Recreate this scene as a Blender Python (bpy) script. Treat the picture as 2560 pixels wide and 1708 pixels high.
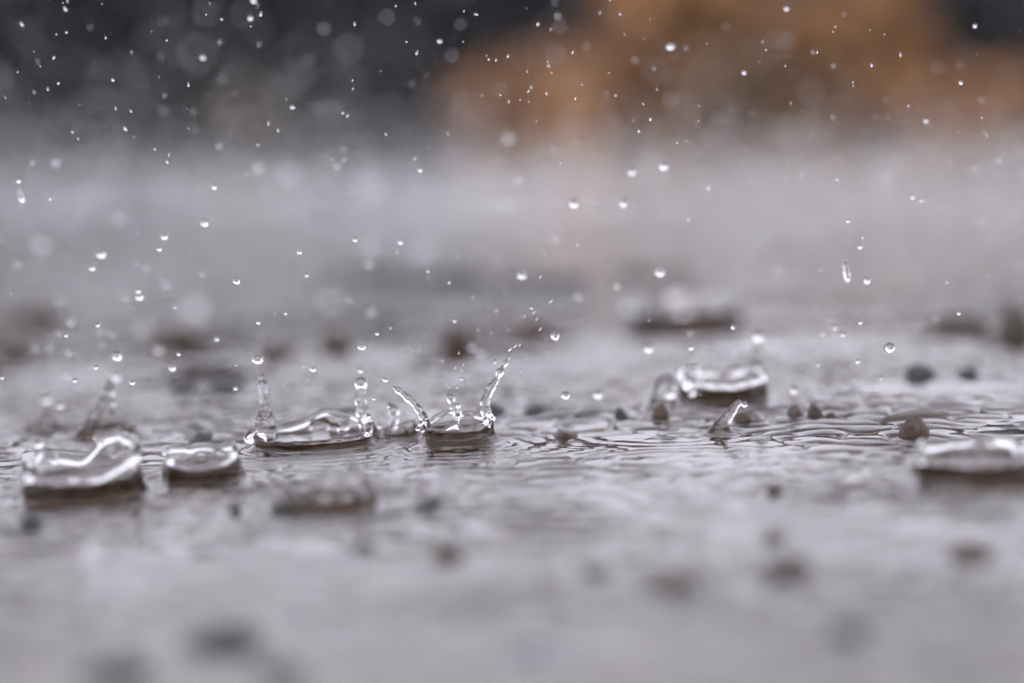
import bpy, math, random
import numpy as np
from mathutils import Vector, Matrix, noise

for _o in list(bpy.data.objects):
    bpy.data.objects.remove(_o)
random.seed(7)
rng = np.random.default_rng(7)
SC = bpy.context.scene
COL = SC.collection

# ------------------------------------------------------------------ camera
FPX = 5500.0                       # focal length in pixels of the 2560 px wide photograph
PITCH = math.atan((854 - 330) / FPX)
ROLL = math.radians(2.3)
FOCUS = 0.55                       # metres
fwd = Vector((0, math.cos(PITCH), -math.sin(PITCH)))
_r0 = Vector((1, 0, 0)); _u0 = _r0.cross(fwd)
right = _r0 * math.cos(ROLL) - _u0 * math.sin(ROLL)
up = _u0 * math.cos(ROLL) + _r0 * math.sin(ROLL)

def ray(x, y):
    return fwd + right * ((x - 1280) / FPX) - up * ((y - 854) / FPX)

HC = -FOCUS * ray(1150, 1122).z
CAM = Vector((0, 0, HC))
cam_data = bpy.data.cameras.new('camera')
cam = bpy.data.objects.new('camera', cam_data); COL.objects.link(cam)
cam.matrix_world = Matrix.Translation(CAM) @ Matrix((right, up, -fwd)).transposed().to_4x4()
cam_data.sensor_width = 36; cam_data.lens = FPX / 2560 * 36
cam_data.clip_start = 0.005; cam_data.clip_end = 2000
cam_data.dof.use_dof = True
cam_data.dof.focus_distance = FOCUS
cam_data.dof.aperture_fstop = cam_data.lens / 18.0
SC.camera = cam

# ------------------------------------------------------------------ sky, sun, exposure
SUN_EL, SUN_AZ = math.radians(62), math.radians(200)
world = bpy.data.worlds.new('World'); SC.world = world; world.use_nodes = True
wn, wl = world.node_tree.nodes, world.node_tree.links
wn.clear()
sky = wn.new('ShaderNodeTexSky'); sky.sky_type = 'NISHITA'; sky.sun_disc = False
sky.sun_elevation = SUN_EL; sky.sun_rotation = SUN_AZ
sky.air_density = 1.0; sky.dust_density = 3.0; sky.ozone_density = 1.0
hs = wn.new('ShaderNodeHueSaturation'); hs.inputs['Saturation'].default_value = 0.06
tint = wn.new('ShaderNodeMix'); tint.data_type = 'RGBA'; tint.blend_type = 'MULTIPLY'
tint.inputs[0].default_value = 1.0; tint.inputs[7].default_value = (0.985, 0.968, 1.09, 1)
bg = wn.new('ShaderNodeBackground'); bg.inputs[1].default_value = 0.15
wo = wn.new('ShaderNodeOutputWorld')
gm = wn.new('ShaderNodeGamma'); gm.inputs[1].default_value = 0.4   # cloud cover evens the dome out
wl.new(sky.outputs[0], gm.inputs[0]); wl.new(gm.outputs[0], hs.inputs['Color']); wl.new(hs.outputs[0], tint.inputs[6])
wl.new(tint.outputs[2], bg.inputs[0]); wl.new(bg.outputs[0], wo.inputs[0])
sun_d = bpy.data.lights.new('sun', 'SUN'); sun_d.energy = 0.5; sun_d.angle = math.radians(60)
sun_d.color = (1.0, 0.98, 0.96)
sun = bpy.data.objects.new('sun', sun_d); COL.objects.link(sun)
sd = Vector((math.sin(SUN_AZ) * math.cos(SUN_EL), math.cos(SUN_AZ) * math.cos(SUN_EL), math.sin(SUN_EL)))
sun.rotation_euler = sd.to_track_quat('Z', 'Y').to_euler()

SC.render.engine = 'CYCLES'
SC.view_settings.view_transform = 'Standard'; SC.view_settings.look = 'None'
SC.view_settings.gamma = 1; SC.view_settings.use_curve_mapping = False
SC.view_settings.exposure = 2.7
cy = SC.cycles
cy.use_denoising = True
cy.max_bounces = 20; cy.transmission_bounces = 20; cy.glossy_bounces = 8; cy.diffuse_bounces = 3
cy.transparent_max_bounces = 8
cy.sample_clamp_indirect = 6.0
cy.blur_glossy = 0.2

# ------------------------------------------------------------------ helpers
def P(x, y, depth):
    return CAM + ray(x, y) * depth

def G(x, y, z=0.0):
    """the point of the level z that shows at pixel (x, y) of the photograph; also its depth"""
    d = ray(x, y); t = (z - HC) / d.z
    return CAM + d * t, t

def tag(o, label=None, cat=None, group=None, kind=None):
    if label: o['label'] = label
    if cat: o['category'] = cat
    if group: o['group'] = group
    if kind: o['kind'] = kind
    return o

def mesh_np(name, verts, faces, mat=None, smooth=True, normals=None):
    verts = np.asarray(verts, dtype=np.float32); faces = np.asarray(faces, dtype=np.int32)
    me = bpy.data.meshes.new(name)
    k = faces.shape[1]
    me.vertices.add(len(verts)); me.vertices.foreach_set('co', verts.ravel())
    me.loops.add(faces.size); me.loops.foreach_set('vertex_index', faces.ravel())
    me.polygons.add(len(faces))
    me.polygons.foreach_set('loop_start', np.arange(0, faces.size, k, dtype=np.int32))
    if smooth: me.polygons.foreach_set('use_smooth', np.ones(len(faces), dtype=bool))
    me.update(calc_edges=True)
    if mat: me.materials.append(mat)
    if normals is not None:
        me.normals_split_custom_set_from_vertices([tuple(n) for n in normals])
    return me

def link(name, me, parent=None, loc=(0, 0, 0)):
    o = bpy.data.objects.new(name, me); COL.objects.link(o)
    o.location = loc
    if parent: o.parent = parent
    return o

def new_mat(name):
    m = bpy.data.materials.new(name); m.use_nodes = True
    n, l = m.node_tree.nodes, m.node_tree.links
    return m, n, l, n['Principled BSDF']

def noise_mat(name, c0, c1, scale, rough=0.5, detail=4, bump=0.0, bump_scale=None, spec=0.5, coat=0.0):
    m, n, l, b = new_mat(name)
    tc = n.new('ShaderNodeTexCoord')
    nz = n.new('ShaderNodeTexNoise'); nz.inputs['Scale'].default_value = scale; nz.inputs['Detail'].default_value = detail
    l.new(tc.outputs['Object'], nz.inputs['Vector'])
    cr = n.new('ShaderNodeValToRGB')
    cr.color_ramp.elements[0].position = 0.35; cr.color_ramp.elements[1].position = 0.65
    cr.color_ramp.elements[0].color = (*c0, 1); cr.color_ramp.elements[1].color = (*c1, 1)
    l.new(nz.outputs['Fac'], cr.inputs[0]); l.new(cr.outputs[0], b.inputs['Base Color'])
    b.inputs['Roughness'].default_value = rough
    b.inputs['Specular IOR Level'].default_value = spec
    b.inputs['Coat Weight'].default_value = coat
    b.inputs['Coat Roughness'].default_value = 0.08
    if bump:
        bn = n.new('ShaderNodeTexNoise'); bn.inputs['Scale'].default_value = bump_scale or scale * 3
        l.new(tc.outputs['Object'], bn.inputs['Vector'])
        bp = n.new('ShaderNodeBump'); bp.inputs['Strength'].default_value = 0.6; bp.inputs['Distance'].default_value = bump
        l.new(bn.outputs['Fac'], bp.inputs['Height']); l.new(bp.outputs[0], b.inputs['Normal'])
    return m

# ------------------------------------------------------------------ materials
M = {}
m, n, l, b = new_mat('splash_water')
b.inputs['Base Color'].default_value = (1, 1, 1, 1); b.inputs['Transmission Weight'].default_value = 1
b.inputs['IOR'].default_value = 1.333; b.inputs['Roughness'].default_value = 0.0
M['drop'] = m
# puddle surface: the ripples near the lens are mesh, the far ones relief
m, n, l, b = new_mat('puddle_water')
b.inputs['Base Color'].default_value = (1, 1, 1, 1); b.inputs['Transmission Weight'].default_value = 1
b.inputs['IOR'].default_value = 1.333; b.inputs['Roughness'].default_value = 0.0
tc = n.new('ShaderNodeTexCoord')
nz = n.new('ShaderNodeTexNoise'); nz.inputs['Scale'].default_value = 60; nz.inputs['Detail'].default_value = 2
l.new(tc.outputs['Object'], nz.inputs['Vector'])
sx = n.new('ShaderNodeSeparateXYZ'); l.new(tc.outputs['Object'], sx.inputs[0])
mr = n.new('ShaderNodeMapRange'); mr.inputs['From Min'].default_value = 0.75; mr.inputs['From Max'].default_value = 1.3
mr.inputs['To Min'].default_value = 0.0; mr.inputs['To Max'].default_value = 0.95
l.new(sx.outputs['Y'], mr.inputs['Value'])
bp = n.new('ShaderNodeBump'); bp.inputs['Distance'].default_value = 0.004
l.new(mr.outputs[0], bp.inputs['Strength']); l.new(nz.outputs['Fac'], bp.inputs['Height'])
l.new(bp.outputs[0], b.inputs['Normal'])
M['water'] = m
M['ground'] = noise_mat('wet_asphalt', (0.012, 0.0068, 0.0034), (0.034, 0.018, 0.008), 140, 0.9, 6, 0.0008, 500, 0.02)
M['stone_dark'] = noise_mat('wet_dark_stone', (0.006, 0.006, 0.0065), (0.018, 0.017, 0.017), 500, 0.4, 6, 0.0007, 700, 0.35, 0.2)
M['stone_brown'] = noise_mat('wet_brown_stone', (0.012, 0.0058, 0.0025), (0.045, 0.0225, 0.0098), 420, 0.4, 6, 0.0007, 700, 0.35, 0.2)
M['stone_grey'] = noise_mat('wet_grey_stone', (0.014, 0.0095, 0.0068), (0.046, 0.031, 0.021), 420, 0.4, 6, 0.0007, 700, 0.35, 0.2)
M['leaf_dark'] = noise_mat('dark_evergreen_leaf', (0.014, 0.0137, 0.0162), (0.035, 0.034, 0.040), 3, 0.6)
M['leaf_rust'] = noise_mat('rust_autumn_leaf', (0.17, 0.078, 0.028), (0.31, 0.152, 0.056), 2.5, 0.6)
M['leaf_olive'] = noise_mat('olive_brown_leaf', (0.085, 0.044, 0.017), (0.15, 0.078, 0.029), 3, 0.6)
M['leaf_dull'] = noise_mat('dull_brown_leaf', (0.03, 0.021, 0.013), (0.052, 0.036, 0.023), 3, 0.6)
M['bark'] = noise_mat('dark_bark', (0.03, 0.025, 0.02), (0.08, 0.065, 0.05), 12, 0.8)

# ------------------------------------------------------------------ ground sheet
def ground_sheet():
    ys = np.concatenate([np.linspace(-2, 0.1, 8)[:-1], np.linspace(0.1, 1.2, 260), 1.2 * np.power(400 / 1.2, np.linspace(0, 1, 60)[1:])])
    xs = np.concatenate([-400 * np.power(0.4 / 400, np.linspace(0, 1, 40))[:-1], np.linspace(-0.4, 0.4, 200), (400 * np.power(0.4 / 400, np.linspace(0, 1, 40)))[::-1][1:]])
    X, Y = np.meshgrid(xs, ys)
    Z = np.full(X.shape, -0.0065)
    near = np.exp(-((Y - 0.5) / 0.5) ** 2) * np.exp(-(X / 0.35) ** 4)
    for _ in range(50):
        a = rng.uniform(0, 2 * math.pi); k = 2 * math.pi / rng.uniform(0.008, 0.05)
        Z += near * 0.00028 * np.sin(k * (X * math.cos(a) + Y * math.sin(a)) + rng.uniform(0, 6.28))
    ny, nx = X.shape
    idx = np.arange(nx * ny).reshape(ny, nx)
    F = np.stack([idx[:-1, :-1], idx[:-1, 1:], idx[1:, 1:], idx[1:, :-1]], -1).reshape(-1, 4)
    o = link('ground', mesh_np('ground', np.stack([X, Y, Z], -1).reshape(-1, 3), F, M['ground']))
    tag(o, kind='structure')
ground_sheet()

# ------------------------------------------------------------------ splash table (pixels of the photograph)
# each: name, base centre (px), radius px, rim heights [(deg, px)], thickness, jets, beads, label
def jet(pts, beads=()):     # pts: (x, y, ddepth mm, radius px); beads: (x, y, ddepth, radius)
    return dict(pts=pts, beads=beads)

SPLASHES = [
 dict(key='main', c=(1146, 1112), slope=-0.06, R=84, vox=0.00019, t0=3.6, rb=6, t1=17, zs=8, flare=0.0, dep=-10,
      rim=[(0, 76), (20, 66), (45, 62), (75, 70), (95, 72), (115, 76), (140, 60), (165, 58), (185, 64), (205, 46), (235, 42), (262, 60), (285, 50), (320, 48), (345, 62)],
      jets=[jet([(1066, 1062, 0, 8), (1058, 1042, 0, 9), (1046, 1022, 0, 8), (1032, 1006, 0, 6), (1020, 996, 0, 8), (1008, 986, 0, 5), (996, 976, 0, 7), (984, 968, 0, 3.5)]),
            jet([(1222, 1060, 0, 11), (1214, 1026, 0, 11), (1212, 1004, 0, 10), (1220, 984, 0, 8), (1228, 968, 0, 9), (1238, 954, 0, 6), (1246, 938, 0, 5), (1250, 930, 0, 8.5), (1256, 920, 0, 3.5), (1264, 908, 0, 5), (1271, 896, 0, 2.5)]),
            jet([(1144, 1036, 9, 9), (1134, 1018, 9, 7), (1128, 1002, 9, 7)], beads=[(1127, 994, 9, 10.5)]),
            jet([(1142, 1062, -7, 5), (1144, 1042, -7, 5), (1145, 1026, -7, 4)], beads=[(1145, 1014, -7, 6.5)])],
      lumps=[(1226, 1040, -2, 8), (1214, 1050, -4, 7), (1232, 1046, 0, 7), (1222, 1058, -3, 7), (1050, 1058, -2, 7), (1044, 1072, -2, 6), (1056, 1076, -3, 6)],
      label='tall sharp water crown in the middle with two long spraying jets'),
 dict(key='twin', c=(786, 1114), slope=-0.06, R=138, vox=0.00022, t0=5, rb=9, t1=15, zs=9, flare=0.0, dep=2,
      rim=[(0, 40), (25, 52), (45, 58), (65, 66), (85, 70), (100, 46), (125, 36), (155, 34), (180, 42), (210, 22), (240, 18), (270, 22), (300, 24), (330, 28)],
      jets=[jet([(660, 1080, 2, 26), (662, 1050, 2, 20), (664, 1020, 2, 13.5), (662, 1000, 2, 11.5), (661, 986, 2, 10), (660, 974, 2, 9.5), (658, 962, 2, 9.5), (655, 944, 2, 6), (651, 930, 2, 2.5), (648, 920, 2, 1.2)]),
            jet([(966, 1110, 2, 8), (942, 1094, 2, 15), (924, 1078, 2, 17), (914, 1056, 2, 16), (906, 1028, 2, 14), (902, 1000, 2, 12.5), (903, 980, 2, 12)], beads=[(902, 958, 2, 16.5)])],
      lumps=[(792, 1068, 14, 17), (810, 1066, 14, 18), (838, 1072, 14, 13), (632, 1088, -4, 17), (622, 1096, -4, 12), (652, 1098, -6, 15), (862, 1064, 10, 12)],
      label='wide sinking water crown with a slender column at each end'),
 dict(key='front_left', c=(203, 1239), slope=-0.05, R=140, vox=0.00034, t0=6, rb=12, t1=5, zs=5, flare=0.0, dep=0,
      rim=[(0, 105), (30, 128), (55, 145), (75, 118), (95, 74), (115, 76), (140, 102), (160, 96), (180, 88), (215, 66), (245, 60), (270, 60), (300, 64), (335, 90)],
      jets=[], lumps=[(96, 1108, 10, 14), (250, 1094, 18, 17), (132, 1144, 16, 15)],
      label='big blurred open water crown at the left edge with a wavy white rim'),
 dict(key='small_left', c=(508, 1201), slope=-0.05, R=90, vox=0.00026, t0=4, rb=8, t1=5, zs=5, flare=0.0, dep=0,
      rim=[(0, 80), (45, 76), (90, 70), (135, 76), (180, 82), (215, 62), (250, 48), (275, 46), (305, 52), (335, 68)],
      jets=[], lumps=[], label='small bowl shaped water crown with dark wall right of the big left one'),
 dict(key='column_left', c=(262, 1088), R=60, vox=0.0004, t0=7, rb=8, t1=26, zs=8, flare=0.1, dep=0,
      rim=[(0, 16), (60, 22), (120, 16), (180, 26), (240, 14), (300, 12)],
      jets=[jet([(262, 1072, 0, 30), (266, 1040, 0, 21), (268, 1010, 0, 17), (272, 980, 0, 13), (276, 956, 0, 8)]),
            jet([(212, 1092, 0, 12), (226, 1060, 0, 12), (240, 1032, 0, 12), (252, 1012, 0, 8)])],
      lumps=[], label='blurred tapering water column rising behind the big left crown'),
 dict(key='column_far_left', c=(114, 1076), R=34, vox=0.0004, t0=7, rb=8, t1=20, zs=8, flare=0.1, dep=0,
      rim=[(0, 10), (120, 14), (240, 8)],
      jets=[jet([(114, 1070, 0, 22), (116, 1050, 0, 14), (118, 1032, 0, 8), (118, 1018, 0, 4)])],
      lumps=[], label='short blurred water spike near the left edge, lower than the column beside it'),
 dict(key='back_right', c=(1808, 997), slope=0.0, R=100, vox=0.00032, t0=5, rb=9, t1=5, zs=5, flare=0.0, dep=0,
      rim=[(0, 70), (40, 70), (70, 58), (100, 56), (130, 62), (160, 74), (180, 70), (210, 60), (240, 50), (270, 46), (300, 50), (330, 60)],
      jets=[jet([(1892, 942, 0, 26), (1892, 915, 0, 17), (1893, 890, 0, 11), (1894, 862, 0, 7)], beads=[(1895, 840, 0, 13)]),
            jet([(1730, 956, -4, 16), (1732, 940, -4, 13)], beads=[(1732, 927, -4, 17)])],
      lumps=[(1730, 980, -12, 11)],
      label='soft water crown behind the rippled band with a ball tipped column on its right'),
 dict(key='dome_right', c=(1655, 1020), R=22, vox=0.00032, t0=8, rb=8, t1=14, zs=6, flare=0.0, dep=0,
      rim=[(0, 20), (120, 26), (240, 18)],
      jets=[jet([(1652, 1014, 0, 22), (1656, 990, 0, 22), (1664, 966, 0, 24), (1668, 954, 0, 19)])],
      lumps=[(1676, 984, -4, 14)], label='rounded hood of water left of the soft crown'),
 dict(key='leaning', c=(1800, 1082), R=18, vox=0.0002, t0=5, rb=4, t1=14, zs=5, flare=0.0, dep=0,
      rim=[(0, 6), (120, 8), (240, 4)],
      jets=[jet([(1790, 1086, 0, 19), (1803, 1064, 0, 16), (1817, 1044, 0, 12), (1830, 1028, 0, 9), (1840, 1014, 0, 8)], beads=[(1847, 1007, 0, 8), (1861, 1011, 3, 8)])],
      lumps=[], label='small sharp jet leaning to the right out of the rippled band'),
 dict(key='front_right', c=(2438, 1188), slope=-0.05, R=138, vox=0.00034, t0=5, rb=11, t1=5, zs=5, flare=0.0, dep=0,
      rim=[(0, 72), (30, 70), (60, 74), (90, 66), (120, 64), (150, 68), (180, 60), (210, 50), (240, 46), (270, 46), (300, 46), (330, 58)],
      jets=[], lumps=[(2304, 1148, -8, 13), (2480, 1104, 16, 14), (2546, 1124, 4, 15)],
      label='low blurred water crown cut by the right edge of the photo'),
 dict(key='front_middle', c=(820, 1266), slope=-0.1, R=112, vox=0.0004, t0=7, rb=7, t1=5, zs=5, flare=0.0, dep=0,
      rim=[(0, 40), (30, 50), (55, 74), (75, 58), (92, 84), (110, 54), (135, 46), (160, 40), (200, 26), (240, 24), (280, 24), (320, 30)],
      jets=[jet([(905, 1226, 6, 16), (896, 1196, 6, 13), (880, 1168, 6, 11), (866, 1140, 6, 6)]), jet([(800, 1230, 8, 14), (812, 1196, 8, 11), (826, 1170, 8, 6)])], lumps=[],
      label='foggy front splash below the twin column crown, nearest the lens'),
 dict(key='behind_main', c=(1000, 1094), R=38, vox=0.00028, t0=5, rb=5, t1=14, zs=6, flare=0.05, dep=6,
      rim=[(0, 32), (50, 36), (90, 26), (130, 22), (180, 12), (240, 8), (300, 20)],
      jets=[jet([(978, 1080, 6, 9), (984, 1050, 6, 11), (984, 1026, 6, 12), (976, 1012, 6, 5)])],
      lumps=[], label='little water lip with a leaning spike left of the central crown'),
 dict(key='far_right', c=(1712, 812), slope=-0.05, R=134, vox=0.0009, t0=10, rb=14, t1=5, zs=5, flare=0.0, dep=0,
      rim=[(0, 54), (60, 62), (90, 64), (120, 62), (180, 54), (240, 46), (270, 46), (300, 46)],
      jets=[], lumps=[(1716, 745, 0, 40)], label='very blurred distant water crown above the right hand crown'),
]

# water standing inside each crown (pixels deep)
FILL = dict(main=40, twin=18, front_left=44, small_left=36, back_right=31, front_right=36, front_middle=18, behind_main=10, far_right=40, column_left=16, leaning=7)

for s in SPLASHES:
    g, t = G(*s['c']); s['g'] = g; s['t'] = t; s['mm'] = t / FPX      # metres per pixel there

# ------------------------------------------------------------------ stones (x, y base, width px, height px, depth factor, material, name, label)
STONES = [
 (2292, 1096, 78, 56, 1.0, 'stone_brown', 'rounded brown pebble standing out of the ripples at the right'),
 (1992, 1040, 52, 28, 1.0, 'stone_brown', 'pointed brown pebble, left one of three behind the ripples'),
 (2040, 1040, 48, 34, 1.0, 'stone_brown', 'upright brown pebble, tallest and middle one of three behind the ripples'),
 (2086, 1042, 40, 15, 1.0, 'stone_brown', 'low brown pebble, right one of three behind the ripples'),
 (1864, 1056, 62, 32, 1.0, 'stone_brown', 'humped brown pebble just behind the leaning jet'),
 (1412, 1088, 78, 14, 1.0, 'stone_brown', 'flat brown pebble right of the central crown'),
 (1340, 1034, 96, 24, 1.0, 'stone_dark', 'black wet pebble behind and right of the central crown'),
 (1222, 1036, 80, 28, 1.0, 'stone_dark', 'black wet pebble touching the right jet of the central crown'),
 (1470, 1042, 110, 16, 1.0, 'stone_dark', 'long thin dark pebble behind the brown flat one'),
 (1553, 1040, 46, 24, 1.0, 'stone_dark', 'narrow dark pebble left of the water hood'),
 (1650, 1046, 54, 36, 1.0, 'stone_brown', 'brown black pebble under the water hood'),
 (2300, 1044, 250, 17, 0.5, 'stone_brown', 'long flat brown stone lying behind the rounded pebble'),
 (2306, 944, 96, 36, 1.0, 'stone_dark', 'black blurred pebble alone in the water at the right'),
 (2424, 940, 70, 26, 1.0, 'stone_dark', 'faint dark pebble right of the lone black one'),
 (2410, 820, 160, 42, 1.0, 'stone_grey', 'wide dark stone out of focus near the right edge'),
 (2545, 846, 90, 84, 1.0, 'stone_grey', 'dark upright stone out of focus at the right edge'),
 (842, 876, 84, 52, 1.0, 'stone_brown', 'brown blurred stone left of centre behind the splashes'),
 (1146, 876, 84, 70, 1.0, 'stone_brown', 'tall brown blurred stone behind the central crown'),
 (1336, 842, 86, 48, 1.0, 'stone_brown', 'dark blurred stone right of the tall brown one'),
 (850, 700, 300, 24, 0.6, 'stone_dark', 'leftmost flat slab of the far dark ridge of stones'),
 (1080, 712, 300, 34, 0.6, 'stone_dark', 'middle flat slab of the far dark ridge of stones'),
 (1350, 712, 280, 26, 0.6, 'stone_dark', 'rightmost flat slab of the far dark ridge of stones'),
 (1650, 690, 260, 24, 0.6, 'stone_grey', 'low far grey slab right of the dark ridge'),
 (70, 806, 190, 44, 0.8, 'stone_grey', 'dark blurred stone at the left edge behind the drops'),
 (30, 890, 90, 44, 1.0, 'stone_brown', 'brown blurred stone at the left edge below the dark one'),
 (440, 862, 150, 50, 0.8, 'stone_grey', 'grey brown blurred stone between the left drops'),
 (690, 892, 90, 36, 1.0, 'stone_brown', 'low brown stone behind the tip of the slender column'),
 (565, 976, 110, 30, 1.0, 'stone_dark', 'dark low pebble left of the slender column'),
 (450, 978, 90, 22, 1.0, 'stone_dark', 'faint low pebble farther left behind the small bowl crown'),
 (500, 1098, 80, 20, 1.0, 'stone_dark', 'dark pebble right behind the small bowl crown'),
 (870, 1034, 100, 18, 1.0, 'stone_dark', 'dark pebble behind the ball tipped column'),
 (912, 1376, 90, 18, 1.0, 'stone_dark', 'dark front pebble left of the brown front pebble'),
 (1112, 1400, 130, 36, 1.0, 'stone_brown', 'brown front pebble, clearest one below the central crown'),
 (1070, 1270, 108, 20, 1.0, 'stone_dark', 'thin black front pebble right of the foggy splash'),
 (588, 1284, 50, 22, 1.0, 'stone_dark', 'tiny dark front pebble left of the foggy splash'),
 (700, 1282, 80, 26, 1.0, 'stone_dark', 'black front pebble at the left foot of the foggy splash'),
 (1500, 1452, 110, 34, 1.0, 'stone_dark', 'dark front pebble below the long ripples'),
 (1690, 1490, 190, 46, 1.0, 'stone_grey', 'wide brown grey front pebble right of the dark front one'),
 (1938, 1356, 90, 26, 1.0, 'stone_brown', 'brown front pebble, middle one of the right foreground'),
 (1940, 1234, 64, 22, 1.0, 'stone_brown', 'small brown front pebble nearest to the rippled band'),
 (1970, 1440, 150, 40, 1.0, 'stone_grey', 'pale brown front pebble below the middle brown one'),
 (2440, 1394, 160, 34, 1.0, 'stone_brown', 'brown tilted front pebble under the right edge crown'),
 (540, 1620, 240, 46, 0.9, 'stone_dark', 'big dark blurred stone at the bottom left'),
 (280, 1690, 240, 34, 0.9, 'stone_dark', 'dark blurred stone left of the big bottom one'),
 (690, 1690, 220, 28, 0.9, 'stone_dark', 'dark blurred stone right of the big bottom one'),
 (1320, 1640, 200, 20, 0.9, 'stone_dark', 'dark blurred stone at the bottom centre'),
 (2130, 1590, 120, 30, 0.9, 'stone_dark', 'faint dark stone at the bottom right'),
 (72, 1320, 70, 40, 1.0, 'stone_dark', 'dark front pebble under the big left crown'),
]

# ------------------------------------------------------------------ puddle surface
def puddle():
    rows = [np.arange(0.14, 0.42, 0.0014), np.arange(0.42, 0.70, 0.00055)]
    y = 0.70; dy = 0.0007; far = []
    while y < 22:
        far.append(y); y += dy; dy *= 1.02
    ys = np.concatenate(rows + [np.array(far)])
    tx = np.concatenate([np.linspace(-0.62, -0.25, 40)[:-1], np.linspace(-0.25, 0.25, 600), np.linspace(0.25, 0.62, 40)[1:]])
    X = ys[:, None] * tx[None, :]; Y = np.repeat(ys[:, None], len(tx), 1)
    sp = np.gradient(ys)[:, None]                               # row spacing: waves finer than it are left to the relief
    def keep(lam): return np.clip((lam / 3.0 - sp) / (lam / 6.0), 0, 1)
    n1 = np.zeros_like(X); n2 = np.zeros_like(X); Z = np.zeros_like(X)
    for _ in range(34):
        a = rng.uniform(0, 2 * math.pi); lam = rng.uniform(0.013, 0.026); k = 2 * math.pi / lam
        n1 += np.sin(k * (X * math.cos(a) + Y * math.sin(a)) + rng.uniform(0, 6.28))
    for _ in range(26):
        a = rng.uniform(0, 2 * math.pi); lam = rng.uniform(0.006, 0.012); k = 2 * math.pi / lam
        n2 += np.sin(k * (X * math.cos(a) + Y * math.sin(a)) + rng.uniform(0, 6.28))
    n1 /= math.sqrt(17); n2 /= math.sqrt(13)
    mod = np.zeros_like(X)
    for _ in range(10):
        a = rng.uniform(0, 2 * math.pi); k = 2 * math.pi / rng.uniform(0.06, 0.2)
        mod += np.sin(k * (X * math.cos(a) + Y * math.sin(a)) + rng.uniform(0, 6.28))
    mod = np.clip(0.72 + 0.30 * mod, 0.08 + 0.5 * np.clip((0.5 - Y) / 0.06, 0, 1), 1.5)
    mod = mod * (1 - 0.38 * np.clip((0.505 - Y) / 0.03, 0, 1))
    Z += keep(0.016) * mod * 0.00022 * (np.sqrt(n1 ** 2 + 0.03) - 0.75)
    Z -= keep(0.012) * mod * 0.00050 * np.exp(-(n1 / 0.26) ** 2)
    Z += keep(0.008) * 0.000035 * n2 * mod
    for _ in range(24):                                          # long slow swell
        a = rng.uniform(0, 2 * math.pi); lam = rng.uniform(0.04, 0.16); k = 2 * math.pi / lam
        Z += 0.00004 * (1 + 0.8 * np.clip((0.46 - Y) / 0.08, 0, 1)) * keep(lam) * (lam / 0.08) * np.sin(k * (X * math.cos(a) + Y * math.sin(a)) + rng.uniform(0, 6.28))
    for _ in range(150):                                         # rings of older drops
        cy_ = rng.uniform(0.3, 0.95); cx_ = rng.uniform(-0.27, 0.27) * cy_
        lam = rng.uniform(0.004, 0.008); r0 = rng.uniform(0.003, 0.03); w = lam * rng.uniform(0.8, 1.4)
        j0, j1 = np.searchsorted(ys, [cy_ - r0 - 3 * w, cy_ + r0 + 3 * w])
        if j1 <= j0: continue
        r = np.hypot(X[j0:j1] - cx_, Y[j0:j1] - cy_)
        amp = 0.00012 * rng.uniform(0.5, 1.2) / (1 + r0 / 0.012)
        Z[j0:j1] += keep(lam)[j0:j1] * amp * np.exp(-((r - r0) / w) ** 2) * np.cos(2 * math.pi * (r - r0) / lam)
    for s in SPLASHES:                                           # calm foot and rings round each splash
        g = s['g']; R = s['R'] * s['mm']; yy = g.y + s['dep'] * 0
        r = np.hypot(X - g.x, Y - g.y)
        wgt = 1 - 0.85 * np.exp(-(np.clip(r - R, 0, None) / (0.5 * R + 0.003)) ** 2)
        Z *= wgt
        sel = r < R * 4
        lam = 0.0065
        Z += np.where(sel, (0.0006 if s['t1'] > 12 else 0.0001) * (R / 0.012) ** 0.5 * np.exp(-((r - R) / 0.0042) ** 2), 0)
        Z += np.where(sel & (r > R), 0.00042 * np.exp(-(r - R) / 0.013) * np.sin(2 * math.pi * (r - R - 0.006) / lam) * np.clip((r - R) / 0.005, 0, 1), 0) * keep(lam)
    ny, nx = X.shape
    idx = np.arange(nx * ny, dtype=np.int32).reshape(ny, nx)
    F = np.stack([idx[:-1, :-1], idx[:-1, 1:], idx[1:, 1:], idx[1:, :-1]], -1).reshape(-1, 4)
    hole = np.zeros(X.shape, bool)                               # the surface climbs into the splashes: it has no lid under them
    for s in SPLASHES:
        if s['key'] in FILL:
            rr_ = np.hypot(X - s['g'].x, Y - s['g'].y)
            bk = np.clip((Y - s['g'].y) / (rr_ + 1e-9) * 1.25, 0, 1) ** 0.8
            hole |= rr_ < (s['R'] * 0.955 + s['t1'] * 0.4 + bk * FILL[s['key']] * 0.95) * s['mm']
    F = F[~hole.ravel()[F].any(1)]
    o = link('water', mesh_np('water', np.stack([X, Y, Z], -1).reshape(-1, 3), F, M['water']))
    tag(o, kind='structure')
puddle()

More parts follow.
